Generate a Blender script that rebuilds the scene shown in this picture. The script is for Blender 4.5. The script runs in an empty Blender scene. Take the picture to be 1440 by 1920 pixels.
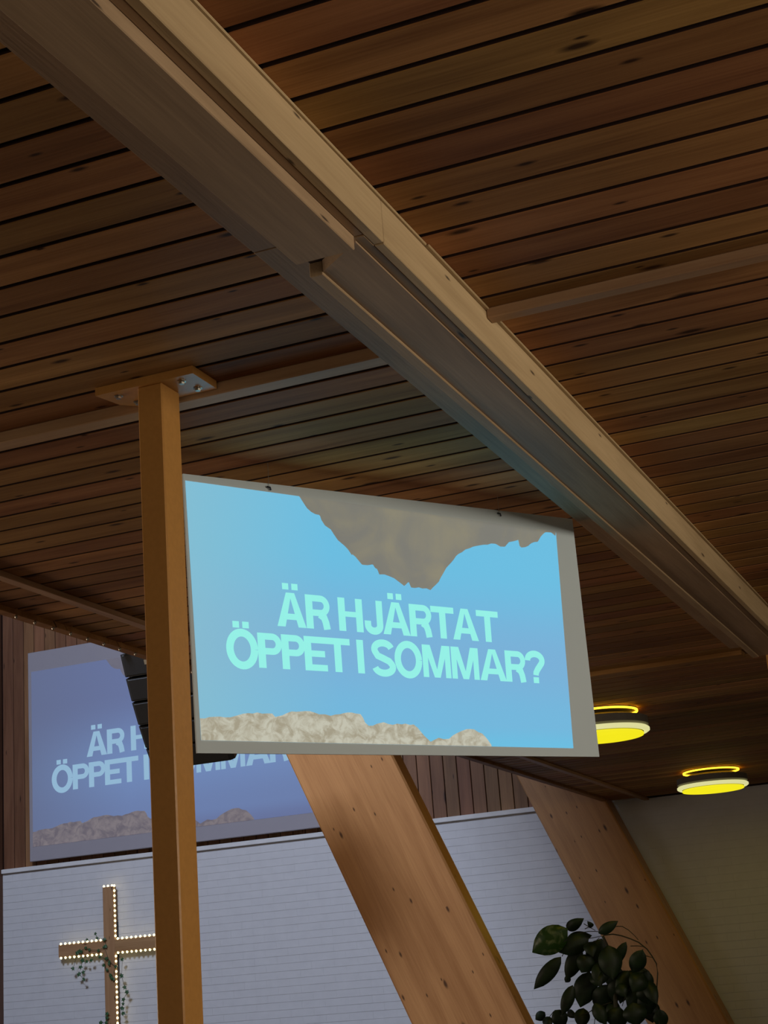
import bpy, math, random
from mathutils import Vector, Matrix
random.seed(7)
CZ = 1.5                      # eye height; all z below are given from eye level, floor at z = 0
S = bpy.context.scene
COL = S.collection
# ---------------------------------------------------------------- camera
F = 3100.25
R0 = Vector((0.91982843, 0.38561596, -0.07222188))
R1 = Vector((0.17529077, -0.23926807, 0.95499944))
R2 = Vector((-0.35098264, 0.89109546, 0.28768049))
cd = bpy.data.cameras.new('camera'); cam = bpy.data.objects.new('camera', cd); COL.objects.link(cam)
cam.matrix_world = Matrix(((R0.x, R1.x, -R2.x, 0), (R0.y, R1.y, -R2.y, 0), (R0.z, R1.z, -R2.z, CZ), (0, 0, 0, 1)))
cd.sensor_fit = 'VERTICAL'; cd.sensor_height = 36; cd.lens = 36 * F / 1920; cd.clip_start = .05; cd.clip_end = 200
S.camera = cam
# ---------------------------------------------------------------- world, lights, exposure
w = bpy.data.worlds.new('world'); S.world = w; w.use_nodes = True
w.node_tree.nodes['Background'].inputs[0].default_value = (.30, .34, .42, 1)
w.node_tree.nodes['Background'].inputs[1].default_value = .015
S.view_settings.view_transform = 'Standard'; S.view_settings.look = 'None'
S.view_settings.exposure = 0; S.view_settings.gamma = 1
def area(name, loc, target, sx, sy, power, color):
    l = bpy.data.lights.new(name, 'AREA'); l.shape = 'RECTANGLE'; l.size = sx; l.size_y = sy
    l.energy = power; l.color = color
    o = bpy.data.objects.new(name, l); COL.objects.link(o); o.location = (loc[0], loc[1], loc[2] + CZ)
    d = Vector((target[0] - loc[0], target[1] - loc[1], target[2] - loc[2]))
    o.rotation_euler = d.to_track_quat('-Z', 'Y').to_euler(); return o
wd_ = area('window_daylight', (3.40, 3.6, 1.02), (-1.3, 4.0, 1.15), 5.2, .95, 62, (1, .91, .76))      # daylight in the side window
wd_.data.spread = math.radians(136)   # spread narrowed to cut the light reaching the farther leg
area('skylight_daylight', (-6.7, 6.2, 6.6), (-7.4, 15.6, .3), 1.3, 1.3, 830, (.66, .77, 1))  # daylight in the nave skylight
area('rear_window_daylight', (-1.5, -2.7, .2), (-2.5, 6, .4), 3.4, 1.7, 4, (1, .80, .58))
lw_ = area('left_ceiling_fill', (-10.9, 4.6, .1), (-3.0, 4.2, 1.7), 5.0, 1.5, 92, (1, .80, .60)); lw_.data.spread = math.radians(112)  # added fill to brighten the left ceiling, not a known window       

# ---------------------------------------------------------------- helpers
ORG = {}
def tag(o, label=None, cat=None, group=None, kind=None):
    if label: o['label'] = label
    if cat: o['category'] = cat
    if group: o['group'] = group
    if kind: o['kind'] = kind
    return o
def thing(name, label, cat, loc=(0, 0, 0), group=None, rot=(0, 0, 0)):
    o = bpy.data.objects.new(name, None); COL.objects.link(o)
    o.empty_display_size = .1
    o.location = (loc[0], loc[1], loc[2] + CZ); o.rotation_euler = rot
    ORG[o.name] = Vector(loc)
    return tag(o, label, cat, group)
def obj(name, V, Fc, mat, parent=None, origin=None, rot=None, uv=None, local=False, smooth=False):
    """V in world coords (z from eye level) unless local; origin = where the object's own origin sits"""
    po = ORG[parent.name] if parent is not None else Vector((0, 0, 0))
    og = Vector(origin) if origin is not None else po
    me = bpy.data.meshes.new(name)
    me.from_pydata([tuple(Vector(v) - (Vector((0, 0, 0)) if local else og)) for v in V], [], Fc)
    if uv:
        L = me.uv_layers.new(name='UVMap')
        for lp in me.loops: L.data[lp.index].uv = uv[lp.vertex_index]
    if smooth:
        for p in me.polygons: p.use_smooth = True
    me.materials.append(mat); me.update()
    o = bpy.data.objects.new(name, me); COL.objects.link(o)
    if parent is not None:
        o.parent = parent; o.location = og - po
    else:
        o.location = (og.x, og.y, og.z + CZ)
    if rot: o.rotation_euler = rot
    ORG[o.name] = og
    return o
BF = [(0, 3, 2, 1), (4, 5, 6, 7), (0, 1, 5, 4), (1, 2, 6, 5), (2, 3, 7, 6), (3, 0, 4, 7)]
def box(x0, x1, y0, y1, z0, z1):
    return [(x0, y0, z0), (x1, y0, z0), (x1, y1, z0), (x0, y1, z0), (x0, y0, z1), (x1, y0, z1), (x1, y1, z1), (x0, y1, z1)], list(BF)
def join(*parts):
    V, Fc = [], []
    for v, f in parts:
        b = len(V); V += list(v); Fc += [tuple(i + b for i in q) for q in f]
    return V, Fc
def bevelbox(x0, x1, y0, y1, z0, z1, b):
    """box with all edges chamfered"""
    V, idx = [], {}
    X = (x0, x1); Y = (y0, y1); Z = (z0, z1)
    for i in (0, 1):
        for j in (0, 1):
            for k in (0, 1):
                sx, sy, sz = (1 if i else -1), (1 if j else -1), (1 if k else -1)
                for a in range(3):
                    p = [X[i] - sx * b, Y[j] - sy * b, Z[k] - sz * b]
                    p[a] += (sx, sy, sz)[a] * b
                    idx[(i, j, k, a)] = len(V); V.append(tuple(p))
    Fc = []
    def q(*ks): Fc.append(tuple(idx[k] for k in ks))
    for s in (0, 1):
        q((s, 0, 0, 0), (s, 1, 0, 0), (s, 1, 1, 0), (s, 0, 1, 0)) if s else q((s, 0, 0, 0), (s, 0, 1, 0), (s, 1, 1, 0), (s, 1, 0, 0))
        q((0, s, 0, 1), (0, s, 1, 1), (1, s, 1, 1), (1, s, 0, 1)) if s else q((0, s, 0, 1), (1, s, 0, 1), (1, s, 1, 1), (0, s, 1, 1))
        q((0, 0, s, 2), (1, 0, s, 2), (1, 1, s, 2), (0, 1, s, 2)) if s else q((0, 0, s, 2), (0, 1, s, 2), (1, 1, s, 2), (1, 0, s, 2))
    for a in (0, 1):
        for c in (0, 1):
            Fc.append((idx[(0, a, c, 1)], idx[(1, a, c, 1)], idx[(1, a, c, 2)], idx[(0, a, c, 2)]))
            Fc.append((idx[(a, 0, c, 0)], idx[(a, 1, c, 0)], idx[(a, 1, c, 2)], idx[(a, 0, c, 2)]))
            Fc.append((idx[(a, c, 0, 0)], idx[(a, c, 1, 0)], idx[(a, c, 1, 1)], idx[(a, c, 0, 1)]))
    for i in (0, 1):
        for j in (0, 1):
            for k in (0, 1): Fc.append((idx[(i, j, k, 0)], idx[(i, j, k, 1)], idx[(i, j, k, 2)]))
    return V, Fc
def lathe(cx, cy, prof, n=48):
    V, Fc = [], []
    for r, z in prof:
        for i in range(n):
            a = 2 * math.pi * i / n; V.append((cx + r * math.cos(a), cy + r * math.sin(a), z))
    for j in range(len(prof) - 1):
        for i in range(n):
            Fc.append((j * n + i, j * n + (i + 1) % n, (j + 1) * n + (i + 1) % n, (j + 1) * n + i))
    return V, Fc
def tube(pts, r, n=8, taper=1.0):
    V, Fc = [], []
    P = [Vector(p) for p in pts]
    for i, p in enumerate(P):
        t = (P[min(i + 1, len(P) - 1)] - P[max(i - 1, 0)]).normalized()
        a = t.cross(Vector((0, 0, 1))); a = a.normalized() if a.length > 1e-4 else Vector((1, 0, 0)); b = t.cross(a)
        rr = r * (1 + (taper - 1) * i / max(1, len(P) - 1))
        for k in range(n):
            an = 2 * math.pi * k / n; V.append(tuple(p + a * rr * math.cos(an) + b * rr * math.sin(an)))
    for i in range(len(P) - 1):
        for k in range(n): Fc.append((i * n + k, i * n + (k + 1) % n, (i + 1) * n + (k + 1) % n, (i + 1) * n + k))
    Fc.append(tuple(range(n - 1, -1, -1))); Fc.append(tuple((len(P) - 1) * n + k for k in range(n)))
    return V, Fc

# ---------------------------------------------------------------- materials
def newmat(name):
    m = bpy.data.materials.new(name); m.use_nodes = True
    return m, m.node_tree, m.node_tree.nodes['Principled BSDF']
def plain(name, c, rough=.6, metal=0, noise=.06, scale=6, bump=0, spec=.5):
    m, t, p = newmat(name); N = t.nodes; L = t.links
    tc = N.new('ShaderNodeTexCoord'); nz = N.new('ShaderNodeTexNoise'); nz.inputs['Scale'].default_value = scale
    nz.inputs['Detail'].default_value = 4; L.new(tc.outputs['Object'], nz.inputs['Vector'])
    cr = N.new('ShaderNodeValToRGB'); cr.color_ramp.elements[0].position = .3; cr.color_ramp.elements[1].position = .7
    cr.color_ramp.elements[0].color = (*[max(0, x * (1 - noise)) for x in c], 1)
    cr.color_ramp.elements[1].color = (*[x * (1 + noise) for x in c], 1)
    L.new(nz.outputs['Fac'], cr.inputs[0]); L.new(cr.outputs[0], p.inputs['Base Color'])
    p.inputs['Roughness'].default_value = rough; p.inputs['Metallic'].default_value = metal
    p.inputs['Specular IOR Level'].default_value = spec
    if bump:
        b = N.new('ShaderNodeBump'); b.inputs['Strength'].default_value = bump; b.inputs['Distance'].default_value = .004
        L.new(nz.outputs['Fac'], b.inputs['Height']); L.new(b.outputs[0], p.inputs['Normal'])
    return m
def emit(name, c, s=1.0, base=(.05, .05, .05)):
    m, t, p = newmat(name)
    nz = t.nodes.new('ShaderNodeTexNoise'); nz.inputs['Scale'].default_value = 3
    mx = t.nodes.new('ShaderNodeMix'); mx.data_type = 'RGBA'
    mx.inputs[6].default_value = (*[x * .96 for x in c], 1); mx.inputs[7].default_value = (*[min(1, x * 1.03) for x in c], 1)
    t.links.new(nz.outputs['Fac'], mx.inputs[0]); t.links.new(mx.outputs[2], p.inputs['Emission Color'])
    p.inputs['Base Color'].default_value = (*base, 1); p.inputs['Emission Strength'].default_value = s
    p.inputs['Specular IOR Level'].default_value = 0
    return m
def wood(name, dark, light, axis, knots=1.0, rough=.55, tint=.25, kscale=(2.2, 7.5), seed=0, contrast=1.0, spec=.35, knotsize=.07):
    """pine-like wood, grain along `axis` of the object's own coordinates"""
    m, t, p = newmat(name); N = t.nodes; L = t.links
    tc = N.new('ShaderNodeTexCoord'); oi = N.new('ShaderNodeObjectInfo')
    mu = N.new('ShaderNodeMath'); mu.operation = 'MULTIPLY_ADD'; mu.inputs[1].default_value = 57.3; mu.inputs[2].default_value = seed
    L.new(oi.outputs['Random'], mu.inputs[0])
    ad = N.new('ShaderNodeVectorMath'); ad.operation = 'ADD'
    cmb = N.new('ShaderNodeCombineXYZ')
    for i in range(3): L.new(mu.outputs[0], cmb.inputs[i])
    L.new(tc.outputs['Object'], ad.inputs[0]); L.new(cmb.outputs[0], ad.inputs[1])
    def mapped(along, across):
        mp = N.new('ShaderNodeMapping'); s = [across] * 3; s['XYZ'.index(axis)] = along
        mp.inputs['Scale'].default_value = s; L.new(ad.outputs[0], mp.inputs['Vector']); return mp
    def noise(mp, det, dist=0):
        n = N.new('ShaderNodeTexNoise'); n.inputs['Scale'].default_value = 1; n.inputs['Detail'].default_value = det
        n.inputs['Distortion'].default_value = dist; L.new(mp.outputs[0], n.inputs['Vector']); return n
    n1 = noise(mapped(1.1, 14), 3, .6); n2 = noise(mapped(5, 150), 3); n3 = noise(mapped(.7, 2.0), 2)
    a = N.new('ShaderNodeMath'); a.operation = 'MULTIPLY_ADD'; a.inputs[1].default_value = .5
    L.new(n1.outputs['Fac'], a.inputs[0])
    b = N.new('ShaderNodeMath'); b.operation = 'MULTIPLY_ADD'; b.inputs[1].default_value = .28
    L.new(n2.outputs['Fac'], b.inputs[0]); 
    c = N.new('ShaderNodeMath'); c.operation = 'MULTIPLY'; c.inputs[1].default_value = .30; L.new(n3.outputs['Fac'], c.inputs[0])
    L.new(c.outputs[0], b.inputs[2]); L.new(b.outputs[0], a.inputs[2])
    cr = N.new('ShaderNodeValToRGB'); e = cr.color_ramp.elements
    e[0].position = .54 - .17 / contrast; e[1].position = .54 + .17 / contrast
    e[0].color = (*dark, 1); e[1].color = (*light, 1); L.new(a.outputs[0], cr.inputs[0])
    col = cr.outputs[0]
    hs = N.new('ShaderNodeHueSaturation'); mr = N.new('ShaderNodeMapRange')
    mr.inputs['To Min'].default_value = 1 - tint; mr.inputs['To Max'].default_value = 1 + tint
    L.new(oi.outputs['Random'], mr.inputs['Value']); L.new(mr.outputs[0], hs.inputs['Value'])
    wn = N.new('ShaderNodeTexWhiteNoise'); wn.noise_dimensions = '1D'; L.new(mu.outputs[0], wn.inputs['W'])
    mh = N.new('ShaderNodeMapRange'); mh.inputs['To Min'].default_value = .5 - tint * .05; mh.inputs['To Max'].default_value = .5 + tint * .05
    L.new(wn.outputs['Value'], mh.inputs['Value']); L.new(mh.outputs[0], hs.inputs['Hue'])
    L.new(col, hs.inputs['Color']); col = hs.outputs[0]
    if knots:
        vo = N.new('ShaderNodeTexVoronoi'); vo.voronoi_dimensions = '2D'; vo.inputs['Scale'].default_value = 1
        sv = N.new('ShaderNodeSeparateXYZ'); L.new(ad.outputs[0], sv.inputs[0]); oth = [c_ for c_ in 'XYZ' if c_ != axis]
        m1 = N.new('ShaderNodeMath'); m1.operation = 'MULTIPLY'; m1.inputs[1].default_value = kscale[0]; L.new(sv.outputs[axis], m1.inputs[0])
        m2 = N.new('ShaderNodeMath'); m2.operation = 'ADD'; L.new(sv.outputs[oth[0]], m2.inputs[0]); L.new(sv.outputs[oth[1]], m2.inputs[1])
        m3 = N.new('ShaderNodeMath'); m3.operation = 'MULTIPLY'; m3.inputs[1].default_value = kscale[1]; L.new(m2.outputs[0], m3.inputs[0])
        cv = N.new('ShaderNodeCombineXYZ'); L.new(m1.outputs[0], cv.inputs[0]); L.new(m3.outputs[0], cv.inputs[1]); L.new(cv.outputs[0], vo.inputs['Vector'])
        kr = N.new('ShaderNodeMapRange'); kr.inputs['From Min'].default_value = knotsize * .55; kr.inputs['From Max'].default_value = knotsize * 1.5
        kr.inputs['To Min'].default_value = .92 * knots; kr.inputs['To Max'].default_value = 0; sp = N.new('ShaderNodeSeparateColor'); L.new(vo.outputs['Color'], sp.inputs[0])
        ks = N.new('ShaderNodeMapRange'); ks.inputs['To Min'].default_value = .8; ks.inputs['To Max'].default_value = 2.6; L.new(sp.outputs[1], ks.inputs['Value'])
        kd = N.new('ShaderNodeMath'); kd.operation = 'MULTIPLY'; L.new(vo.outputs['Distance'], kd.inputs[0]); L.new(ks.outputs[0], kd.inputs[1]); L.new(kd.outputs[0], kr.inputs['Value'])
        gt = N.new('ShaderNodeMath'); gt.operation = 'GREATER_THAN'; gt.inputs[1].default_value = .5; L.new(sp.outputs[0], gt.inputs[0])
        km = N.new('ShaderNodeMath'); km.operation = 'MULTIPLY'; L.new(kr.outputs[0], km.inputs[0]); L.new(gt.outputs[0], km.inputs[1])
        mx = N.new('ShaderNodeMix'); mx.data_type = 'RGBA'; L.new(km.outputs[0], mx.inputs[0]); L.new(col, mx.inputs[6])
        mx.inputs[7].default_value = (dark[0] * .16, dark[1] * .13, dark[2] * .13, 1); col = mx.outputs[2]
    L.new(col, p.inputs['Base Color'])
    p.inputs['Roughness'].default_value = rough; p.inputs['Specular IOR Level'].default_value = spec
    bp = N.new('ShaderNodeBump'); bp.inputs['Strength'].default_value = .25; bp.inputs['Distance'].default_value = .002
    L.new(n2.outputs['Fac'], bp.inputs['Height']); L.new(bp.outputs[0], p.inputs['Normal'])
    return m
M = {}
M['ceil'] = wood('stained_pine_boards', (.20, .085, .028), (.42, .205, .072), 'X', tint=.26, rough=.6, kscale=(3.0, 9), knotsize=.085, contrast=1.1, spec=.1)
M['ceilback'] = plain('shade_dark_backing', (.006, .002, .001), .9)  # near-black so the gaps between boards look unlit; shade put into the colour
M['groove'] = plain('shade_dark_groove', (.034, .010, .004), .9)  # gap shade put into the colour: board sides, wall backing, beam core
M['batten'] = wood('batten_wood', (.28, .15, .075), (.44, .27, .145), 'X', knots=0, tint=.1)
M['battenY'] = wood('long_batten_wood', (.26, .14, .07), (.42, .25, .13), 'Y', knots=0, tint=.1)
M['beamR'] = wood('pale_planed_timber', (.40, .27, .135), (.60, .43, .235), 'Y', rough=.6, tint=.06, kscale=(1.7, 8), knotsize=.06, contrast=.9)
M['beamU'] = wood('shaded_timber', (.26, .165, .09), (.44, .295, .17), 'Y', rough=.6, tint=.08, kscale=(.8, 5), knotsize=.035)  # same timber as the fascia, darkened for the shaded underside boards
M['wallboard'] = wood('upright_pine_boards', (.15, .065, .028), (.29, .14, .065), 'Z', tint=.2, kscale=(1.8, 9), knotsize=.09)
M['leg'] = wood('glulam_pine', (.36, .155, .050), (.56, .275, .10), 'Z', knots=1, tint=.06, kscale=(3.4, 9.5), knotsize=.085, rough=.4, spec=.5)
M['crosswood'] = wood('cross_pine', (.33, .17, .07), (.50, .29, .14), 'Z', tint=.1, kscale=(3.5, 14), knotsize=.1)
M['post'] = plain('mustard_gloss_paint', (.51, .245, .065), .27, noise=.05, scale=60, bump=.12)
M['brick'] = plain('white_painted_brick', (.64, .63, .64), .8, noise=.03, scale=9, bump=.15)
M['cap'] = plain('white_painted_ledge', (.72, .70, .69), .7)
M['board'] = plain('white_projection_board', (.56, .63, .655), .75, noise=.01)
M['farboard'] = plain('dimmer_projection_board', (.36, .33, .36), .75, noise=.01)
M['black'] = plain('black_speaker_paint', (.005, .006, .007), .6)
M['grille'] = plain('black_perforated_grille', (.006, .006, .007), .7, scale=200, noise=.4)
M['steel'] = plain('zinc_steel', (.45, .42, .36), .35, 1)
M['dark'] = plain('dark_hook_metal', (.03, .035, .045), .4, .5)
M['floor'] = wood('floor_boards', (.05, .03, .015), (.09, .05, .025), 'Y', tint=.1)
M['plaster'] = plain('dim_plaster', (.32, .26, .20), .9)
M['leftwood'] = wood('dark_side_boarding', (.07, .03, .016), (.12, .055, .03), 'Z', tint=.1)
M['glass'] = emit('daylit_pane', (1, .88, .70), 1.2)
M['leaf'] = plain('deep_green_leaf', (.012, .030, .009), .5, noise=.5, scale=14)
M['stem'] = plain('brown_green_stem', (.04, .035, .015), .6)
M['ivy'] = plain('ivy_leaf', (.035, .10, .035), .5, noise=.35, scale=50)
M['pot'] = plain('terracotta', (.30, .12, .06), .8)
M['lampbody'] = plain('grey_lamp_housing', (.16, .14, .11), .6)
M['lamplip'] = emit('lit_lamp_rim', (.80, .78, .36), .85, (.5, .5, .4))
M['lampdisc'] = emit('yellow_lamp_diffuser', (.93, .83, .012), .98)
M['lampslot'] = emit('yellow_lamp_slot', (.62, .31, .010), 7.5)
M['bulb'] = emit('warm_led_bulb', (1, .84, .42), 3.4)
M['wire'] = plain('clear_led_wire', (.5, .45, .3), .4)

# variegated leaf
m, t, p = newmat('variegated_leaf'); tc = t.nodes.new('ShaderNodeTexCoord')
nz = t.nodes.new('ShaderNodeTexNoise'); nz.inputs['Scale'].default_value = 9; nz.inputs['Detail'].default_value = 3; nz.inputs['Distortion'].default_value = 1.5
t.links.new(tc.outputs['Object'], nz.inputs['Vector'])
cr = t.nodes.new('ShaderNodeValToRGB'); cr.color_ramp.elements[0].position = .55; cr.color_ramp.elements[1].position = .72
cr.color_ramp.elements[0].color = (.03, .085, .012, 1); cr.color_ramp.elements[1].color = (.22, .28, .13, 1)
t.links.new(nz.outputs['Fac'], cr.inputs[0]); t.links.new(cr.outputs[0], p.inputs['Base Color']); p.inputs['Roughness'].default_value = .35
M['vleaf'] = m

def slide_mats(pre, sky_tl, sky_mid, sky_low, text, rock_hi, rock_lo, top_e, s):
    out = {}
    m, t, p = newmat(pre + '_sky'); N = t.nodes; L = t.links
    uv = N.new('ShaderNodeUVMap'); sx = N.new('ShaderNodeSeparateXYZ'); L.new(uv.outputs[0], sx.inputs[0])
    cr = N.new('ShaderNodeValToRGB'); cr.color_ramp.interpolation = 'EASE'; e = cr.color_ramp.elements
    e[0].position = 0; e[0].color = (*sky_mid, 1); e[1].position = 1; e[1].color = (*sky_mid, 1)
    k = cr.color_ramp.elements.new(.38); k.color = (*sky_low, 1)
    k = cr.color_ramp.elements.new(.10); k.color = (*[(a + b) / 2 for a, b in zip(sky_mid, sky_low)], 1)
    k = cr.color_ramp.elements.new(.80); k.color = (*sky_mid, 1)
    nz = N.new('ShaderNodeTexNoise'); nz.inputs['Scale'].default_value = 1.3; L.new(uv.outputs[0], nz.inputs['Vector'])
    a = N.new('ShaderNodeMath'); a.operation = 'MULTIPLY_ADD'; a.inputs[1].default_value = 1 / 9; a.inputs[2].default_value = 0
    L.new(sx.outputs['Y'], a.inputs[0]); L.new(a.outputs[0], cr.inputs[0])
    mx = N.new('ShaderNodeMix'); mx.data_type = 'RGBA'; mr = N.new('ShaderNodeMapRange')
    mr.inputs['From Min'].default_value = 0; mr.inputs['From Max'].default_value = 5.5; mr.inputs['To Min'].default_value = .75; mr.inputs['To Max'].default_value = 0
    L.new(sx.outputs['X'], mr.inputs['Value']); L.new(mr.outputs[0], mx.inputs[0]); L.new(cr.outputs[0], mx.inputs[6]); mx.inputs[7].default_value = (*sky_tl, 1)
    L.new(mx.outputs[2], p.inputs['Emission Color']); p.inputs['Emission Strength'].default_value = s
    p.inputs['Base Color'].default_value = (.03, .03, .03, 1); p.inputs['Specular IOR Level'].default_value = 0
    out['sky'] = m
    m, t, p = newmat(pre + '_lettering'); p.inputs['Emission Color'].default_value = (*text, 1); p.inputs['Emission Strength'].default_value = s
    nz = t.nodes.new('ShaderNodeTexNoise'); p.inputs['Base Color'].default_value = (.03, .03, .03, 1); p.inputs['Specular IOR Level'].default_value = 0
    out['text'] = m
    for key, hi, lo, sc, ba in (('cliff', rock_hi, rock_lo, 2.3, (.03, .03, .03)), ('over', top_e[0], top_e[1], .45, (.54, .59, .60) if pre == 'near_slide' else (.32, .29, .31))):
        m, t, p = newmat(pre + '_' + key); N = t.nodes; L = t.links
        uv = N.new('ShaderNodeUVMap'); nz = N.new('ShaderNodeTexNoise'); nz.inputs['Scale'].default_value = sc
        nz.inputs['Detail'].default_value = 8; nz.inputs['Roughness'].default_value = .65; nz.inputs['Distortion'].default_value = .9
        L.new(uv.outputs[0], nz.inputs['Vector']); cr = N.new('ShaderNodeValToRGB')
        cr.color_ramp.elements[0].position = .40; cr.color_ramp.elements[1].position = .60
        cr.color_ramp.elements[0].color = (*lo, 1); cr.color_ramp.elements[1].color = (*hi, 1)
        L.new(nz.outputs['Fac'], cr.inputs[0]); L.new(cr.outputs[0], p.inputs['Emission Color'])
        p.inputs['Emission Strength'].default_value = s; p.inputs['Base Color'].default_value = (*ba, 1); p.inputs['Specular IOR Level'].default_value = 0
        out[key] = m
    return out
A1 = slide_mats('near_slide', (.24, .50, .61), (.14, .50, .74), (.185, .43, .68), (.29, .86, .78), (.53, .52, .42), (.36, .325, .235),
                ((.055, .042, .012), (.0, .002, .010)), 1.0)
A2 = slide_mats('far_slide', (.11, .135, .235), (.12, .155, .31), (.15, .235, .46), (.27, .45, .62), (.19, .165, .18), (.12, .105, .13),
                ((.03, .026, .03), (.015, .012, .014)), 1.0)

# ---------------------------------------------------------------- setting
H = 1.75; XE = -4.02; YW = 15.65; XL = -11.013; XR = 3.5; YB = -3.0; ZF = -1.5
V, Fc = box(XL - .2, XR + .2, YB - .2, YW + .4, ZF - .1, ZF)
tag(obj('floor', V, Fc, M['floor']), kind='structure')
ceil = tag(obj('ceiling', *box(XE, XR, YB, YW + .05, H + .0205, H + .25), M['ceilback']), kind='structure')
def board_mesh(L):
    g = .0632
    V = [(0, -g, .020), (0, -g, .002), (0, -g + .002, 0), (0, g - .002, 0), (0, g, .002), (0, g, .020)]
    V = V + [(L, y, z) for _, y, z in V]
    Fc = [(0, 5, 4, 3, 2, 1), tuple(range(6, 12))] + [(i, i + 1, i + 7, i + 6) for i in range(5)] + [(5, 0, 6, 11)]
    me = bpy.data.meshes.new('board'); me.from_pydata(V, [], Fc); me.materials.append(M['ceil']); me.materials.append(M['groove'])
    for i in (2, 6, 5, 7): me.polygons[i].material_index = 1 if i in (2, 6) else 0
    me.update(); return me
def boards(x0, x1, p0, pitch, scale):
    me = board_mesh(x1 - x0)
    k = math.ceil((YB - p0) / pitch)
    while p0 + (k + 1) * pitch < YW - .01:
        o = bpy.data.objects.new('board', me); COL.objects.link(o); o.parent = ceil
        o.location = (x0, p0 + (k + .5) * pitch, H); o.scale = (1, scale, 1); k += 1
boards(XE + .005, -1.30, 2.2595, .1414, .98)
boards(-1.30, XR - .005, 2.2600, .1399, .97)
# upper and lower front wall
wf = tag(obj('wall_front', *box(XL - .2, XR + .2, YW + .0035, YW + .25, ZF, 1.745), M['brick']), kind='structure')
obj('board_backing', *box(XL - .2, XR, YW + .035, YW + .25, 1.745, 6.6), M['groove'], wf)
V, Fc = [], []
ch, bw = .075, .255; gp = .0025
z = ZF; row = 0
while z < 1.735:
    z1 = min(z + ch - gp, 1.74); x = XL + (0 if row % 2 else bw / 2) - bw
    while x < XR:
        xa, xb = max(x, XL), min(x + bw - .0004, XR)
        if xb > xa + .02:
            d = random.uniform(0, .0008); b = len(V); c = .0006; y0 = YW + .0035; yf = YW - d
            V += [(xa, y0, z), (xb, y0, z), (xb, y0, z1), (xa, y0, z1), (xa, yf, z + c), (xb, yf, z + c), (xb, yf, z1 - c), (xa, yf, z1 - c)]
            Fc += [tuple(b + i for i in q) for q in ((4, 5, 6, 7), (0, 1, 5, 4), (1, 2, 6, 5), (2, 3, 7, 6), (3, 0, 4, 7))]
        x += bw
    z += ch; row += 1
tag(obj('brickwork', V, Fc, M['brick'], wf), kind='stuff')
tag(obj('trim_1', *bevelbox(XL, -3.72, YW - .035, YW + .04, 1.742, 1.788, .004), M['cap'], origin=(-7, YW, 1.742)), kind='structure')
me = None
k = 0
while XL + .035 + k * .1425 < XE + .6:
    if me is None:
        b_ = obj('board', *bevelbox(-.067, .067, 0, .016, 0, 4.8, .003), M['wallboard'], wf, origin=(XL + .070, YW + .018, 1.79), local=True); me = b_.data
    else:
        o = bpy.data.objects.new('board', me); COL.objects.link(o); o.parent = wf; o.location = (XL + .070 + k * .1425, YW + .018, 1.79)
    k += 1
tag(obj('wall_left', *join(box(XL - .2, XL, YB, 2.0, ZF, 6.6), box(XL - .2, XL, 7.2, YW, ZF, 6.6), box(XL - .2, XL, 2.0, 7.2, ZF, -.7), box(XL - .2, XL, 2.0, 7.2, .9, 6.6)), M['leftwood']), kind='structure')
tag(obj('wall_back', *join(box(XL, -3.3, YB - .2, YB, ZF, 6.6), box(.3, XR, YB - .2, YB, ZF, 1.9), box(-3.3, .3, YB - .2, YB, ZF, -.7), box(-3.3, .3, YB - .2, YB, 1.1, 1.9)), M['plaster']), kind='structure')
tag(obj('wall_right', *join(box(XR, XR + .2, YB, .9, ZF, 1.9), box(XR, XR + .2, 6.3, YW, ZF, 1.9), box(XR, XR + .2, .9, 6.3, ZF, .5), box(XR, XR + .2, .9, 6.3, 1.55, 1.9)), M['plaster']), kind='structure')
w1 = tag(obj('window_1', *box(XR + .10, XR + .12, .9, 6.3, .5, 1.55), M['glass']), kind='structure')
for y in (.9, 2.65, 4.45, 6.22): obj('window_frame', *box(XR + .04, XR + .1, y, y + .08, .5, 1.55), M['cap'], w1)
w4 = tag(obj('added_left_window', *box(XL - .14, XL - .12, 2.0, 7.2, -.7, .9), M['glass']), kind='structure')  # pane added to go with the left ceiling fill, no window known here
for y in (2.0, 3.7, 5.4, 7.12): obj('window_frame', *box(XL - .12, XL - .06, y, y + .08, -.7, .9), M['cap'], w4)
w2 = tag(obj('window_2', *box(-3.3, .3, YB - .12, YB - .1, -.7, 1.1), M['glass']), kind='structure')
for x in (-3.3, -1.55, .22): obj('window_frame', *box(x, x + .08, YB - .1, YB - .04, -.7, 1.1), M['cap'], w2)
tag(obj('ceiling', *join(box(XL - .2, XE + .1, YB, 5.4, 6.7, 6.9), box(XL - .2, XE + .1, 7.0, YW + .2, 6.7, 6.9), box(XL - .2, -7.5, 5.4, 7.0, 6.7, 6.9), box(-5.9, XE + .1, 5.4, 7.0, 6.7, 6.9)), M['plaster']), kind='structure')
tag(obj('window_3', *box(-7.5, -5.9, 5.4, 7.0, 6.84, 6.86), M['glass']), kind='structure')
tag(obj('wall_nave', *box(XE, XE + .1, YB, YW, H + .25, 6.8), M['plaster']), kind='structure')

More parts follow.
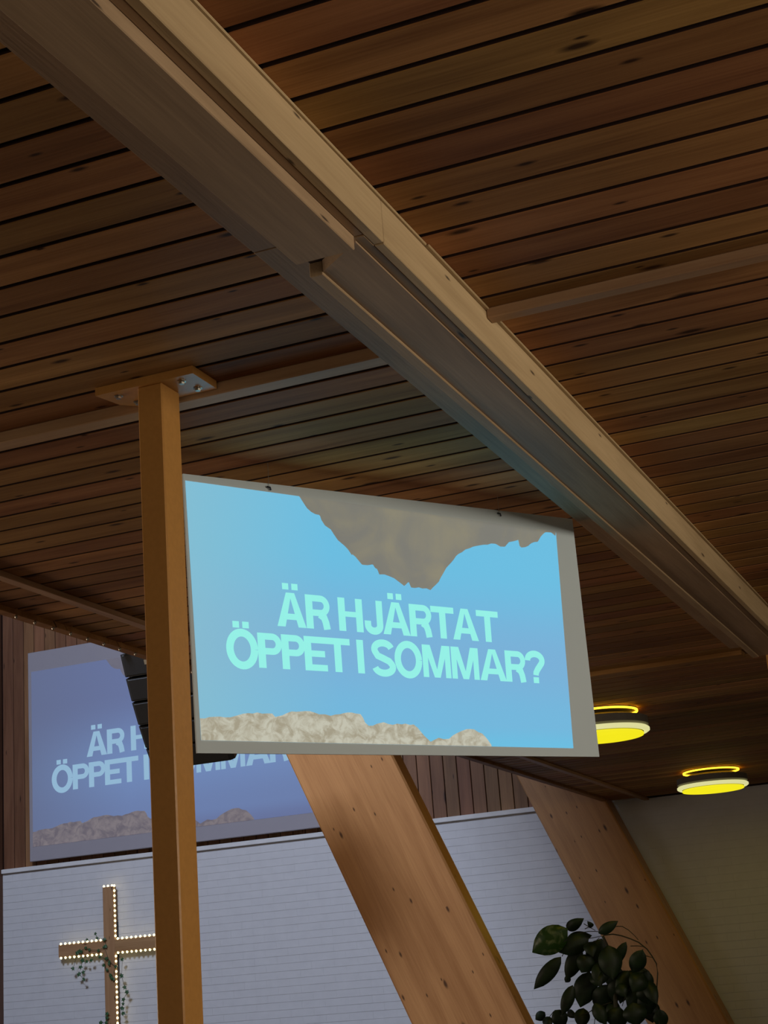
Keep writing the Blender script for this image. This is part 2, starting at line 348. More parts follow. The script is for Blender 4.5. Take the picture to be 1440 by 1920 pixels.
# ---------------------------------------------------------------- ceiling trims
def batten(x0, x1, y0, y1, z0, label, mt='batten'):
    tag(obj('ceiling_batten', *bevelbox(x0, x1, y0, y1, z0, H, .003), M[mt], origin=((x0 + x1) / 2, (y0 + y1) / 2, z0)), label, 'batten')
batten(XE + .04, -1.515, 3.94, 4.003, 1.713, 'wooden batten across the ceiling behind the head plate of the mustard post')
batten(-1.19, XR - .01, 3.862, 3.905, 1.720, 'wooden batten across the ceiling right of the beam, its end butting the pale beam side')
batten(XE + .04, -1.515, 9.03, 9.14, 1.722, 'dim wooden ceiling batten beyond the hanging screen, near the far end of the beam', 'ceil')
tag(obj('lengthwise_batten', *bevelbox(-3.729, -3.68, YB, YW - .01, 1.725, H - .0005, .003), M['battenY'], origin=(-3.70, 6, 1.725)),
    'long narrow batten running along the ceiling beside its open left edge', 'batten')
et = thing('edge_trim', 'dark timber trim along the open left edge of the ceiling, dotted with small hooks', 'trim', (-4.03, 6, 1.728))
obj('trim_board', *bevelbox(-4.055, -4.0, YB, 15.31, 1.727, H + .25, .003), M['ceil'], et, origin=(-4.03, 6, 1.728))
hk = None
for k in range(26):
    if hk is None:
        hk = obj('hook', *lathe(0, 0, [(.0005, -.016), (.006, -.012), (.0075, -.006), (.005, 0)], 8), M['steel'], et, origin=(-4.006, 5.52, 1.727), local=True, smooth=True)
    else:
        o = hk.copy(); COL.objects.link(o); o.location = hk.location + Vector((0, .14 * k, 0))

# ---------------------------------------------------------------- the long beam
bm = thing('ceiling_beam', 'long layered pale timber beam running lengthwise under the ceiling', 'beam', (-1.35, 3, 1.60))
YJ = 3.145; YE = 8.66
def bpart(name, x0, x1, y0, y1, z0, z1, mat, lab=None, b=.002):
    o = obj(name, *bevelbox(x0, x1, y0, y1, z0, z1, b), M[mat], bm, origin=((x0 + x1) / 2, (y0 + y1) / 2, z0))
    if lab: tag(o, lab)
    return o
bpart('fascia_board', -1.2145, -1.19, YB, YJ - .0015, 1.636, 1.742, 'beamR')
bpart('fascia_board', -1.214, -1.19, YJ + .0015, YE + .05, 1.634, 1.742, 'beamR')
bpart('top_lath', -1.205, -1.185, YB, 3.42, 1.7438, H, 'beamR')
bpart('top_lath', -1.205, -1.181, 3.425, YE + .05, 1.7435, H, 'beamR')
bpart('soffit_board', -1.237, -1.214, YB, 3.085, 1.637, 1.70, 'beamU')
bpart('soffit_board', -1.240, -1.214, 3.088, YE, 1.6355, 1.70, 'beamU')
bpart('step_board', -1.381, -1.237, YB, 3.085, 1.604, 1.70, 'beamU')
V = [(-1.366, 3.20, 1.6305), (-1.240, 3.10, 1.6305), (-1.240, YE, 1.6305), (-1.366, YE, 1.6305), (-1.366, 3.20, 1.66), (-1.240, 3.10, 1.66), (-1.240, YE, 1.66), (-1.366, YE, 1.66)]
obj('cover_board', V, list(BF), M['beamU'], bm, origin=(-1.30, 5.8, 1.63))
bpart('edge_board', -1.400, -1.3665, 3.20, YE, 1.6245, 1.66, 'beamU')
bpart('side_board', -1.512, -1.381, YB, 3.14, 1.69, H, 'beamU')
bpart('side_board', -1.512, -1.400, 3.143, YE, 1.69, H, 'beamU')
bpart('beam_core', -1.400, -1.2, YB, YE, 1.66, H - .001, 'groove')  # dark tone stands in for shade inside the notch

# ---------------------------------------------------------------- posts
def post(x0, y0, label, full=True):
    t = thing('steel_post', label, 'post', (x0 + .04, y0 + .05, ZF))
    wd, dp = .079, .101
    obj('shaft', *bevelbox(x0, x0 + wd, y0, y0 + dp, ZF, H - .024, .004), M['post'], t)
    obj('base_plate', *bevelbox(x0 - .06, x0 + wd + .06, y0 - .04, y0 + dp + .04, ZF, ZF + .012, .002), M['post'], t)
    return t
t = post(-2.214, 3.80, 'mustard-painted square steel post in front of the hanging screen\'s left edge')
x0, x1, y0, y1, z0, z1, c = -2.345, -2.030, 3.790, 3.930, H - .025, H - .001, .035
pts = [(x0 + c, y0), (x1, y0), (x1, y1), (x0 + c, y1), (x0, y1 - c), (x0, y0 + c)]
pts = [(x0, y0), (x1, y0), (x1, y1), (x0 + .06, y1), (x0 + .02, y1 - .04)]
n = len(pts)
hp = obj('head_plate', [(a, b, z0) for a, b in pts] + [(a, b, z1) for a, b in pts],
    [tuple(range(n - 1, -1, -1)), tuple(range(n, 2 * n))] + [(i, (i + 1) % n, n + (i + 1) % n, n + i) for i in range(n)], M['post'], t)
for bx, by in ((-2.085, 3.825), (-2.072, 3.895), (-2.290, 3.825), (-2.268, 3.895)):
    obj('bolt', *lathe(bx, by, [(.0005, H - .034), (.008, H - .034), (.009, H - .030), (.009, H - .028), (.014, H - .027), (.014, H - .0252)], 6), M['steel'], hp)
post(-1.331, 8.66, 'far painted post standing under the end of the ceiling beam')

# ---------------------------------------------------------------- slanted glulam legs
def leg(y0, dp, xl, wd, label):
    sl = .4285; ang = math.atan(sl); wperp = wd * math.cos(ang)
    o = obj('glulam_leg', *bevelbox(0, wperp, 0, dp, -.6, 7.6, .012), M['leg'], origin=(xl + sl * 1.5, y0, ZF), local=True, rot=(0, -ang, 0))
    # trim to the floor with a level foot
    me = o.data; ca, sa = math.cos(ang), math.sin(ang)
    for v in me.vertices:
        if v.co.z < 0: v.co.z = -v.co.x * sa / ca * 1.0 if False else (-v.co.x * math.tan(ang)) + .0
    tag(o, label, 'beam'); return o
leg(9.90, .17, -4.016, .720, 'nearer slanting glued-laminated wooden leg rising behind the hanging screen')
leg(15.33, .27, -3.990, .712, 'farther slanting laminated wooden leg against the white wall, behind the plant')

# ---------------------------------------------------------------- lettering (slide units 16 x 9)
def stroke(path, wd):
    V, n = [], len(path); P = [Vector(p) for p in path]
    for i in range(n):
        d1 = (P[i] - P[i - 1]).normalized() if i else (P[1] - P[0]).normalized()
        d2 = (P[i + 1] - P[i]).normalized() if i < n - 1 else d1
        tn = (d1 + d2).normalized(); nn = Vector((-tn.y, tn.x)); k = wd / 2 / max(.5, nn.dot(Vector((-d1.y, d1.x))))
        V += [tuple(P[i] + nn * k), tuple(P[i] - nn * k)]
    return V, [(2 * i, 2 * i + 1, 2 * i + 3, 2 * i + 2) for i in range(n - 1)]
def quad(*p): return list(p), [(0, 1, 2, 3)]
def rect(a, b, c, d): return quad((a, c), (b, c), (b, d), (a, d))
def arc(cx, cy, rx, ry, a0, a1, n=14): return [(cx + rx * math.cos(math.radians(a0 + (a1 - a0) * i / n)), cy + ry * math.sin(math.radians(a0 + (a1 - a0) * i / n))) for i in range(n + 1)]
SW, SH = .285, .235
def gA(x0, x1, y0, y1):
    xm = (x0 + x1) / 2; w = .315
    return [quad((x0, y0), (x0 + w, y0), (xm + .05, y1), (xm - .165, y1)), quad((x1 - w, y0), (x1, y0), (xm + .165, y1), (xm - .05, y1)), rect(x0 + .3, x1 - .3, y0 + .26, y0 + .48)]
def gP(x0, x1, y0, y1, leg=False):
    ym = y1 - .70; r = (y1 - ym) / 2 - .0; cy = (y1 + ym) / 2 - .0
    path = [(x0 + .1, y1 - SH / 2)] + arc(x1 - .36, y1 - SH / 2 - .265, .245, .265, 90, -90) + [(x0 + .1, y1 - SH / 2 - .53)]
    g = [rect(x0, x0 + SW, y0, y1), stroke(path, SH)]
    if leg: g.append(stroke([(x1 - .42, y1 - .70), (x1 - .25, y1 - .80), (x1 - .185, y1 - .98), (x1 - .14, y0)], .275))
    return g
def gR(*a): return gP(*a, leg=True)
def gH(x0, x1, y0, y1): return [rect(x0, x0 + SW, y0, y1), rect(x1 - SW, x1, y0, y1), rect(x0, x1, (y0 + y1) / 2 - .08, (y0 + y1) / 2 + .12)]
def gT(x0, x1, y0, y1): xm = (x0 + x1) / 2; return [rect(x0, x1, y1 - .24, y1), rect(xm - SW / 2, xm + SW / 2, y0, y1)]
def gI(x0, x1, y0, y1): return [rect(x0, x1, y0, y1)]
def gE(x0, x1, y0, y1): return [rect(x0, x0 + SW, y0, y1), rect(x0, x1 - .03, y1 - .24, y1), rect(x0, x1 - .08, y0 + .51, y0 + .74), rect(x0, x1, y0, y0 + .23)]
def gJ(x0, x1, y0, y1): return [stroke([(x1 - SW / 2, y1)] + arc((x0 + x1) / 2 + .0, y0 + .30, (x1 - x0) / 2 - SW / 2, .22, 0, -180) + [(x0 + SW / 2, y0 + .46)], .27)]
def gO(x0, x1, y0, y1): return [stroke(arc((x0 + x1) / 2, (y0 + y1) / 2, (x1 - x0) / 2 - .125, (y1 - y0) / 2 - .085, 0, 360, 36), .275)]
def gM(x0, x1, y0, y1):
    xm = (x0 + x1) / 2
    return [rect(x0, x0 + .245, y0, y1), rect(x1 - .245, x1, y0, y1), quad((xm - .13, y0), (xm + .09, y0), (x0 + .36, y1), (x0 + .08, y1)), quad((xm - .09, y0), (xm + .13, y0), (x1 - .08, y1), (x1 - .36, y1))]
def gS(x0, x1, y0, y1):
    xm = (x0 + x1) / 2; h = y1 - y0
    path = arc(xm, y1 - .345, .365, .25, 15, 200, 14) + [(xm - .24, y0 + .74), (xm, y0 + .65), (xm + .24, y0 + .55)] + arc(xm, y0 + .335, .38, .24, 25, -170, 14)
    return [stroke(path, .265)]
def gQ(x0, x1, y0, y1):
    xm = (x0 + x1) / 2
    return [stroke(arc(xm, y1 - .36, .36, .26, 185, -35, 16) + [(xm + .1, y0 + .55), (xm + .02, y0 + .42), (xm + .01, y0 + .32)], .265), rect(xm - .13, xm + .14, y0, y0 + .24)]
def dots(xm, y): return [rect(xm - .305, xm - .06, y, y + .23), rect(xm + .06, xm + .305, y, y + .23)]
T = []
a, b = 4.15, 5.39
for g, x0, x1 in ((gA, 3.12, 4.26), (gR, 4.27, 5.24), (gH, 5.59, 6.60), (gJ, 6.66, 7.46), (gA, 7.44, 8.62), (gR, 8.62, 9.60), (gT, 9.58, 10.63), (gA, 10.54, 11.73), (gT, 11.68, 12.72)): T += g(x0, x1, a, b)
T += dots(3.70, 5.50) + dots(8.02, 5.50)
a, b = 2.61, 3.86
T += gO(1.13, 2.30, a - .04, b + .04) + gO(7.85, 9.03, a - .04, b + .04) + gS(6.86, 7.86, a - .04, b + .04) + gQ(13.88, 14.88, a, b + .04) + dots(1.71, 3.98)
for g, x0, x1 in ((gP, 2.31, 3.23), (gP, 3.22, 4.14), (gE, 4.11, 5.01), (gT, 4.94, 5.97), (gI, 6.25, 6.53), (gM, 9.07, 10.32), (gM, 10.37, 11.63), (gA, 11.67, 12.93), (gR, 12.91, 13.89)): T += g(x0, x1, a, b)
TXT = join(*T)
TOP = [(4.33, 9.0), (4.61, 8.59), (4.93, 8.41), (5.11, 8.4), (5.15, 8.24), (5.29, 8.03), (5.52, 7.91), (5.78, 7.54), (6.04, 7.36), (6.32, 7.04), (6.35, 7.07), (6.73, 6.71), (7.19, 6.77), (7.29, 6.63), (7.37, 6.61), (7.44, 6.41), (7.66, 6.43), (8.08, 6.32), (8.5, 6.06), (8.71, 6.25), (8.79, 6.03), (9.49, 6.06), (9.66, 6.0), (9.79, 6.13), (10.07, 6.37), (10.47, 6.96), (11.09, 7.57), (11.43, 7.78), (11.8, 7.93), (12.68, 8.15), (12.9, 8.16), (13.12, 8.07), (13.35, 8.09), (13.56, 8.3), (13.83, 8.37), (14.06, 8.45), (14.08, 8.21), (14.15, 8.14), (14.37, 8.18), (14.67, 8.37), (15.02, 8.47), (15.2, 8.71), (15.46, 8.92), (15.75, 8.94), (15.99, 8.80)]
BOT = [(0, 0.75), (0.33, 0.8), (0.92, 0.81), (1.3, 0.87), (1.6, 0.96), (2.12, 1.02), (2.69, 1.0), (2.8, 0.88), (3.08, 0.95), (3.45, 1.1), (4.17, 1.13), (4.53, 1.03), (4.99, 0.99), (5.37, 1.06), (5.85, 1.14), (6.22, 1.09), (6.39, 0.78), (6.53, 0.67), (6.87, 0.75), (7.17, 0.82), (7.36, 0.76), (7.94, 0.76), (8.46, 0.77), (8.64, 0.64), (8.92, 0.33), (9.16, 0.13), (9.53, 0.29), (10.0, 0.26), (10.38, 0.49), (10.82, 0.65), (11.19, 0.65), (11.55, 0.5), (11.8, 0.25), (11.94, 0.06)]
def jag(L, s):
    out = []
    for p, q in zip(L, L[1:]):
        out.append(p); n = max(1, int(math.hypot(q[0] - p[0], q[1] - p[1]) / .16))
        for i in range(1, n): out.append((p[0] + (q[0] - p[0]) * i / n + random.uniform(-s, s) * .3, p[1] + (q[1] - p[1]) * i / n + random.uniform(-s, s)))
    return out + [L[-1]]
TOP = jag(TOP, .03); BOT = jag(BOT, .035)
def slide(parent, to3d, mats, off):
    """to3d(u, v, lift) -> world point of a slide coordinate"""
    def put(name, P2, Fc, mat, lift):
        obj(name, [to3d(u, v, lift) for u, v in P2], Fc, mat, parent, uv=P2)
    xs = sorted(set([0, 16] + [round(p[0], 3) for p in TOP]))
    def top_at(x):
        if x < TOP[0][0] or x > TOP[-1][0]: return 9.0
        for p, q in zip(TOP, TOP[1:]):
            if p[0] <= x <= q[0] and q[0] > p[0]: return p[1] + (q[1] - p[1]) * (x - p[0]) / (q[0] - p[0])
        return 9.0
    V, Fc = [], []
    N_ = 400; prev = None
    for i in range(N_ + 1):
        x = 16 * i / N_; V += [(x, 0), (x, min(9, top_at(x)))]
        if i: Fc.append((2 * i - 2, 2 * i, 2 * i + 1, 2 * i - 1))
    put('sky_image', V, Fc, mats['sky'], .0006)
    V, Fc = [], []
    for i in range(N_ + 1):
        x = 16 * i / N_; yv = min(9, top_at(x))
        V += [(x, yv), (x, 9.0)]
        if i and min(V[-4][1], yv) < 8.999: Fc.append((2 * i - 2, 2 * i, 2 * i + 1, 2 * i - 1))
    put('overhang_image', V, Fc, mats['over'], .0006)
    V, Fc = [], []
    for i, (x, y) in enumerate(BOT):
        V += [(x, 0), (x, y)]
        if i: Fc.append((2 * i - 2, 2 * i, 2 * i + 1, 2 * i - 1))
    put('cliff_image', V, Fc, mats['cliff'], .0012)
    put('lettering', TXT[0], TXT[1], mats['text'], .0012)

# ---- near hanging screen
C = Vector((-1.968, 5.1035, 1.2431)); U = Vector((.5411, .84079, .01662)); Wv = Vector((.0077, -.02471, .99966)); Nn = Vector((.84092, -.54079, -.01984))
near = thing('projection_screen', 'white projection board hung close under the beam, showing cyan letters on blue sky', 'screen', tuple(C - Wv * .4435))
def sp(a, b, c): return tuple(C + U * a + Wv * b + Nn * c)
hw, hh = .817, .4435
V = [sp(-hw - .003, hh, -.008), sp(hw - .003, hh, -.008), sp(hw + .003, -hh, -.008), sp(-hw + .003, -hh, -.008), sp(-hw - .003, hh, 0), sp(hw - .003, hh, 0), sp(hw + .003, -hh, 0), sp(-hw + .003, -hh, 0)]
obj('panel', V, list(BF), M['board'], near)
QN = [(-0.8138, 0.4212), (0.7251, 0.3863), (0.7002, -0.414), (-0.7989, -0.4044)]   # TL TR BR BL of the picture on the board
def homog(dst):
    # unit square (0,0)BL (1,0)BR (1,1)TR (0,1)TL
    (x3, y3), (x2, y2), (x1, y1), (x0, y0) = dst[0], dst[1], dst[2], dst[3]
    dx1, dx2, dx3 = x1 - x2, x3 - x2, x0 - x1 + x2 - x3
    dy1, dy2, dy3 = y1 - y2, y3 - y2, y0 - y1 + y2 - y3
    den = dx1 * dy2 - dy1 * dx2; g = (dx3 * dy2 - dy3 * dx2) / den; h = (dx1 * dy3 - dy1 * dx3) / den
    aa, bb, cc = x1 - x0 + g * x1, x3 - x0 + h * x3, x0; dd, ee, ff = y1 - y0 + g * y1, y3 - y0 + h * y3, y0
    return lambda u, v: ((aa * u + bb * v + cc) / (g * u + h * v + 1), (dd * u + ee * v + ff) / (g * u + h * v + 1))
hn = homog(QN)
def near3d(u, v, l):
    a, b = hn(u / 16, v / 9); return sp(a, b, l)
slide(near, near3d, A1, .001)
for a_, b_ in ((-.5062, .430), (.4595, .4305)):
    top = sp(a_, b_, .004)
    obj('hanging_wire', *tube([top, (top[0], top[1], H - .002)], .0009, 6), M['steel'], near)
    p0 = C + U * a_ + Wv * b_
    obj('eyelet', *tube([sp(a_ - .008, b_ + .001, .004), sp(a_ + .002, b_ - .002, .008), sp(a_ + .006, b_ - .010, .005)], .0030, 6), M['dark'], near)

# ---- far screen on the wall
YS = 15.55
far = thing('projection_screen', 'larger dimmer projection screen on the upper boarded wall behind the post and loudspeakers', 'screen', (-8.67, YS, 1.83))
obj('panel', *bevelbox(-10.59, -6.74, YS, YS + .05, 1.83, 4.16, .004), M['farboard'], far)
x0, zt, zb, wd = -10.545, 3.937, 1.985, 3.64
def far3d(u, v, l): return (x0 + wd * u / 16, YS - l * 3, zb + (zt - zb) * v / 9)
slide(far, far3d, A2, .001)

# ---------------------------------------------------------------- loudspeaker array
arr = thing('line_array', 'column of black loudspeaker boxes hanging in a curve behind the mustard post', 'loudspeaker', (-5.02, 9.1, 1.52))
px, py, pz, tilt = -5.30, 8.765, 2.235, math.radians(22)
for k in range(5):
    hgt = .158; ct, st = math.cos(tilt), math.sin(tilt)
    dn = Vector((0, st, -ct)); bk = Vector((0, ct, st))
    b = Vector((px, py, pz)); Wd = .585
    def P(x, d, q): return tuple(b + Vector((x, 0, 0)) + dn * d + bk * q)
    h = hgt - .010; e = .022
    prof = [(0, e), (e, 0), (Wd - e, 0), (Wd, e), (Wd - .05, .32), (.05, .32)]
    n = len(prof)
    V = [P(x, .004, q) for x, q in prof] + [P(x, h, q) for x, q in prof]
    cab = obj('cabinet', V, [tuple(range(n)), tuple(range(2 * n - 1, n - 1, -1))] + [(i, n + i, n + (i + 1) % n, (i + 1) % n) for i in range(n)], M['black'], arr)
    V = [P(x, d, -.004) for x, d in ((e + .006, .012), (Wd - e - .006, .012), (Wd - e - .006, h - .010), (e + .006, h - .010))] + [P(x, d, .0) for x, d in ((e, .008), (Wd - e, .008), (Wd - e, h - .006), (e, h - .006))]
    obj('grille', V, [(3, 2, 1, 0), (0, 1, 5, 4), (1, 2, 6, 5), (2, 3, 7, 6), (3, 0, 4, 7)], M['grille'], cab)
    for xx in (.012, Wd - .03):
        V = [P(xx + i * .018, d, q) for i in (0, 1) for d, q in ((h - .012, .05), (h + .022, .05), (h + .022, .09), (h - .012, .09))]
        if k < 4: obj('link_plate', V, [(0, 1, 2, 3), (7, 6, 5, 4), (0, 4, 5, 1), (1, 5, 6, 2), (2, 6, 7, 3), (3, 7, 4, 0)], M['dark'], cab)
    if k == 0: tag(obj('badge', [P(.17, .055, -.006), P(.20, .055, -.006), P(.20, .085, -.006), P(.17, .085, -.006)], [(3, 2, 1, 0)], M['steel'], cab), 'small pale badge')
    b = b + dn * hgt; px, py, pz = b; tilt += math.radians(3.0)
obj('flying_frame', *join(box(-5.27, -5.23, 8.74, 9.08, 2.245, 2.28), box(-4.82, -4.78, 8.74, 9.08, 2.245, 2.28), box(-5.27, -4.78, 8.86, 8.90, 2.28, 2.31)), M['dark'], arr)
for xx in (-5.20, -4.85): obj('steel_cable', *tube([(xx, 8.88, 2.30), (xx, 8.88, 6.699)], .004, 6), M['dark'], arr)

# ---------------------------------------------------------------- ceiling lamps
def lamp(cx, cy, label):
    t = thing('ceiling_lamp', label, 'ceiling lamp', (cx, cy, 1.57), 'round yellow lamps on the low ceiling')
    obj('ceiling_rose', *lathe(cx, cy, [(.0005, 1.749), (.235, 1.749), (.235, 1.742), (.10, 1.738), (.0005, 1.738)]), M['lampbody'], t, smooth=False)
    obj('light_slot', *lathe(cx, cy, [(.228, 1.741), (.238, 1.741), (.238, 1.730), (.228, 1.730)]), M['lampslot'], t)
    obj('housing', *lathe(cx, cy, [(.0005, 1.719), (.20, 1.712), (.235, 1.700), (.295, 1.688), (.297, 1.640), (.285, 1.632), (.0005, 1.632)]), M['lampbody'], t, smooth=False)
    obj('rim', *lathe(cx, cy, [(.262, 1.622), (.288, 1.626), (.300, 1.618), (.300, 1.604), (.288, 1.596), (.262, 1.596)]), M['lamplip'], t, smooth=True)
    obj('neck', *lathe(cx, cy, [(.20, 1.632), (.262, 1.622), (.262, 1.598), (.245, 1.594), (.20, 1.594)]), M['lampbody'], t)
    obj('diffuser', *lathe(cx, cy, [(.255, 1.594), (.262, 1.586), (.258, 1.578), (.15, 1.570), (.0005, 1.566)]), M['lampdisc'], t, smooth=True)
    l = bpy.data.lights.new('lamp_glow', 'AREA'); l.shape = 'DISK'; l.size = .5; l.energy = 2.3; l.color = (1, .72, .04)
    o = bpy.data.objects.new('lamp_glow', l); COL.objects.link(o); o.parent = t; o.location = (0, 0, -.012)
lamp(-2.700, 10.42, 'nearer round yellow-lit ceiling lamp half hidden by the hanging screen\'s corner')
lamp(-2.765, 14.13, 'farther round yellow-lit ceiling lamp close to the white brick wall')

# ---------------------------------------------------------------- lit cross with ivy
yc0, yc1 = 15.545, 15.60
cr_ = thing('wooden_cross', 'knotty pine cross edged with warm string lights on the white brick wall', 'cross', (-9.606, 15.57, -.95))
obj('upright', *bevelbox(-.067, .067, yc0 - 15.57, yc1 - 15.57, 0, 2.42, .003), M['crosswood'], cr_, origin=(-9.606, 15.57, -.95), local=True)
for sx in (-1, 1):
    obj('arm', *bevelbox(-.065, .065, yc0 - 15.57 - .0015, yc1 - 15.57, 0, .563, .003), M['crosswood'], cr_, origin=(-9.606 + sx * .067, 15.57, .852), local=True, rot=(0, sx * math.pi / 2, 0))
obj('wall_bracket', *box(-9.66, -9.55, 15.60, 15.648, .60, 1.10), M['dark'], cr_)
pts = []
z = 1.475
while z > -.6:
    if not (.775 < z < .93): pts.append((-9.533, 15.555, z))
    z -= .052
for i in range(3): pts.append((-9.66 + i * .05, 15.555, 1.478))
for sx in (-1, 1):
    for i in range(10):
        for zz in (.924, .780): pts.append((-9.606 + sx * (.105 + i * .055), 15.548, zz))
sl = obj('string_lights', *join(tube([(-9.536, 15.565, 1.475), (-9.536, 15.565, .925)], .003, 5), tube([(-9.536, 15.565, .78), (-9.536, 15.565, -.6)], .003, 5),
    tube([(-10.15, 15.56, .922), (-9.675, 15.56, .922)], .003, 5), tube([(-9.536, 15.56, .922), (-9.0, 15.56, .922)], .003, 5),
    tube([(-10.15, 15.56, .782), (-9.675, 15.56, .782)], .003, 5), tube([(-9.536, 15.56, .782), (-9.0, 15.56, .782)], .003, 5)), M['wire'], cr_)
tag(sl, 'warm white bulb string along the edges of the cross')
bl = None
for p_ in pts:
    if bl is None:
        bl = obj('bulb', *lathe(0, 0, [(.0005, -.014), (.009, -.010), (.0125, 0), (.009, .010), (.0005, .014)], 8), M['bulb'], sl, origin=p_, local=True, smooth=True); b0 = Vector(p_)
    else:
        o = bl.copy(); COL.objects.link(o); o.location = bl.location + (Vector(p_) - b0)
# helper used only to place small foliage on the wall plane: image-plane coordinates measured on the photo -> real wall position
def onplane(u, v, Y):
    d = R0 * ((u - 720) / F) + R1 * (-(v - 960) / F) + R2
    return d * (Y / d.y)
iv = thing('ivy_garland', 'trailing ivy vine draped over the left arm and upright of the cross', 'vine', (-9.7, 15.52, .8))
IV = [(250, 1210), (350, 1190), (385, 1255), (390, 1345), (330, 1280), (375, 1105), (430, 1115), (490, 1100), (415, 940), (460, 965), (340, 985), (310, 1005), (360, 990), (580, 975), (655, 835), (670, 920), (650, 930), (595, 1060), (430, 835), (540, 760), (560, 815), (680, 1080), (650, 1165), (690, 1225), (735, 1295), (770, 1345), (720, 1120), (800, 1180), (885, 1090), (915, 1450), (945, 1510), (900, 1605), (895, 1660), (885, 1720), (895, 1785), (690, 1790), (690, 1840), (680, 1900), (610, 1905), (875, 1300), (750, 1330), (715, 1150)]
ivp = []
for u, v in IV:
    ivp.append(onplane(100 + u / 6.855, 1640 + v / 6.855, 15.52))
lv = None
for c_ in ivp:
    r = .024 * random.uniform(.8, 1.25)
    an = random.uniform(-.8, .8)
    shp = [(0, 1), (.35, .35), (1, .3), (.6, -.25), (.55, -.8), (0, -.55), (-.55, -.8), (-.6, -.25), (-1, .3), (-.35, .35)]
    V = [(0, -.004, 0)]
    for a_, b_ in shp:
        x_, z_ = a_ * math.cos(an) - b_ * math.sin(an), a_ * math.sin(an) + b_ * math.cos(an)
        V.append((x_ * r, random.uniform(-.006, .006), -z_ * r))
    nV = [(x_, y_ + .002, z_) for x_, y_, z_ in V]
    Fc = [(0, i, i % 10 + 1) for i in range(1, 11)] + [(11, 11 + i % 10 + 1, 11 + i) for i in range(1, 11)] + [(i, 11 + i, 11 + i % 10 + 1, i % 10 + 1) for i in range(1, 11)]
    obj('leaf', V + nV, Fc, M['ivy'], iv, origin=c_, local=True)
def vine(idx):
    P_ = [Vector(ivp[i]) + Vector((0, .004, 0)) for i in idx]
    obj('stem', *tube([tuple(q) for q in P_], .0025, 5), M['stem'], iv)
vine([19, 20, 14, 15, 13, 9, 8, 10, 12, 5, 1, 4, 3]); vine([10, 11, 0]); vine([17, 21, 22, 23, 24, 25]); vine([28, 39, 29, 30, 31, 32, 33, 34]); vine([38, 37, 36, 35]); vine([16, 26, 27])

# ---------------------------------------------------------------- tall leafy plant
pl = thing('potted_climber', 'tall dark leafy plant standing in front of the farther slanting leg', 'plant', (-3.15, 12.0, ZF))
obj('pot', *lathe(-3.15, 12.0, [(.0005, ZF), (.16, ZF), (.22, ZF + .38), (.24, ZF + .38), (.24, ZF + .43), (.21, ZF + .43), (.20, ZF + .36), (.0005, ZF + .36)], 32), M['pot'], pl, smooth=False)
YP = 12.0
def pp(u, v, dy=0): return onplane(u, v, YP + dy)
LV = [((1064, 1741), (998, 1786), 50, 1), ((1062, 1742), (1095, 1722), 21, 0), ((1111, 1738), (1101, 1727), 10, 0), ((1052, 1794), (1001, 1855), 27, 0), ((1088, 1776), (1062, 1838), 30, 0), ((1104, 1758), (1048, 1786), 36, 0), ((1122, 1750), (1159, 1727), 19, 0), ((1174, 1766), (1148, 1816), 19, 0), ((1205, 1781), (1186, 1824), 30, 0), ((1128, 1760), (1116, 1818), 46, 0), ((1104, 1766), (1112, 1794), 24, 0), ((1106, 1790), (1090, 1824), 34, 0), ((1140, 1772), (1150, 1838), 42, 0), ((1106, 1822), (1088, 1889), 42, 0), ((1074, 1847), (1054, 1904), 23, 0), ((1114, 1824), (1128, 1850), 26, 0), ((1142, 1846), (1118, 1894), 38, 0), ((1192, 1820), (1174, 1852), 30, 0), ((1214, 1820), (1206, 1862), 29, 0), ((1206, 1846), (1176, 1888), 38, 0), ((1160, 1844), (1174, 1870), 22, 0), ((1040, 1894), (1060, 1924), 30, 0), ((1094, 1890), (1088, 1928), 28, 0), ((1150, 1886), (1128, 1914), 30, 0), ((1162, 1888), (1150, 1928), 38, 0), ((1186, 1880), (1196, 1924), 42, 0), ((1216, 1876), (1224, 1918), 34, 0), ((1236, 1892), (1242, 1928), 26, 0), ((1022, 1898), (1004, 1912), 18, 0), ((1024, 1906), (1032, 1930), 18, 0), ((1064, 1896), (1082, 1908), 14, 0), ((1132, 1802), (1120, 1850), 34, 0), ((1150, 1806), (1162, 1848), 24, 0), ((1068, 1830), (1060, 1842), 12, 0), ((1062, 1762), (1110, 1754), 24, 0)]
for u in range(1010, 1250, 24):
    for v in (1935, 1975, 2015): LV.append(((u + random.uniform(-9, 9), v), (u + random.uniform(-22, 22), v + 44), 34, 0))
for i in range(16):
    u, v = random.uniform(1096, 1215), random.uniform(1805, 1900)
    LV.append(((u, v), (u + random.uniform(-24, 24), v + random.uniform(34, 52)), random.uniform(24, 38), 0))
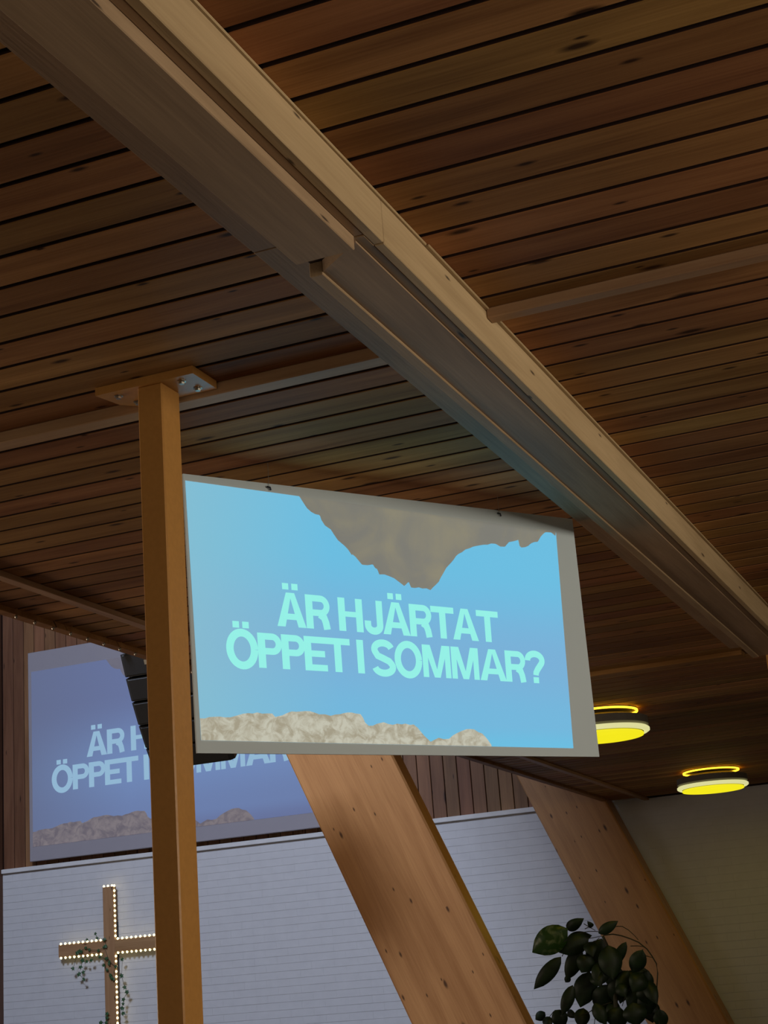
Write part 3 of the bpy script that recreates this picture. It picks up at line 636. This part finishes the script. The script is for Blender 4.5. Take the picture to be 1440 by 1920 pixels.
def leafmesh(c0, c1, wd, cup):
    a_ = Vector(c0); b_ = Vector(c1); d = b_ - a_; L = d.length; d.normalize()
    view = Vector((-.25, .95, .1)).normalized(); sd = d.cross(view).normalized(); nn = sd.cross(d)
    n = 9; V, Fc = [], []
    for i in range(n + 1):
        s = i / n; w_ = wd / 2 * (math.sin(math.pi * s ** .85) ** .75 if 0 < s < 1 else .02)
        if s > .8: w_ *= 1 - (s - .8) * 1.6
        mid = a_ + d * L * s + nn * (-cup * math.sin(math.pi * s))
        V += [tuple(mid - sd * w_ + nn * -.25 * w_), tuple(mid), tuple(mid + sd * w_ + nn * -.25 * w_)]
    for i in range(n):
        Fc += [(3 * i, 3 * i + 1, 3 * i + 4, 3 * i + 3), (3 * i + 1, 3 * i + 2, 3 * i + 5, 3 * i + 4)]
    m_ = len(V); V += [tuple(Vector(v) + nn * .002) for v in V]
    Fc += [tuple(m_ + q for q in reversed(f)) for f in Fc]
    for i in range(n):
        Fc += [(3 * i, 3 * i + 3, m_ + 3 * i + 3, m_ + 3 * i), (3 * i + 2, m_ + 3 * i + 2, m_ + 3 * i + 5, 3 * i + 5)]
    return V, Fc
for i, (a_, b_, wpx, var) in enumerate(LV):
    dy = random.uniform(-.16, .16); tl = random.uniform(-.06, .06)
    o = obj('leaf', *leafmesh(pp(*a_, dy), pp(*b_, dy + tl), wpx * 12.6 / F, random.uniform(.005, .02)), M['vleaf' if var else 'leaf'], pl, smooth=True)
    if var: tag(o, 'large leaf with pale streaks')
def stem(px_, r=.004, dy=0, tp=.7): obj('stem', *tube([tuple(pp(u, v, dy)) for u, v in px_], r, 6, tp), M['stem'], pl)
def cpt(L): return [(980 + a / 5.143, 1700 + b / 5.143) for a, b in L]
base_ = (-3.15, 12.0, ZF + .36)
tr_ = [base_, (-3.2, 12.02, -.9), tuple(pp(1160, 2000)), tuple(pp(1157, 1920)), tuple(pp(1152, 1850)), tuple(pp(1146, 1790)), tuple(pp(1130, 1755))]
obj('trunk', *tube(tr_, .028, 8, .35), M['stem'], pl)
for s_ in ([(780, 275), (870, 265), (950, 280), (1040, 310), (1120, 345), (1200, 410), (1250, 480), (1290, 550), (1302, 640), (1295, 760), (1290, 900), (1300, 1010), (1320, 1140), (1250, 1400)],
           [(900, 190), (960, 190), (1020, 225), (1070, 270), (1115, 320)], [(1040, 380), (1110, 378), (1160, 385), (1200, 405)],
           [(510, 265), (570, 250), (640, 238), (740, 240), (790, 270)], [(600, 310), (680, 300), (760, 285)], [(560, 425), (610, 395), (660, 370), (740, 300)],
           [(590, 165), (640, 195), (700, 230)], [(600, 215), (640, 195)], [(895, 670), (930, 680), (970, 695), (1000, 680)], [(860, 920), (740, 960), (620, 1030), (540, 1050)],
           [(690, 980), (640, 1020)], [(730, 990), (700, 1060), (690, 1140)], [(1040, 780), (990, 860), (960, 960)], [(1060, 640), (1090, 700), (1100, 760)], [(1160, 410), (1150, 440)], [(300, 1010), (260, 1060)], [(380, 480), (400, 440)], [(1170, 470), (1250, 490)]):
    stem(cpt(s_), .0055 if len(s_) > 8 else .0035)
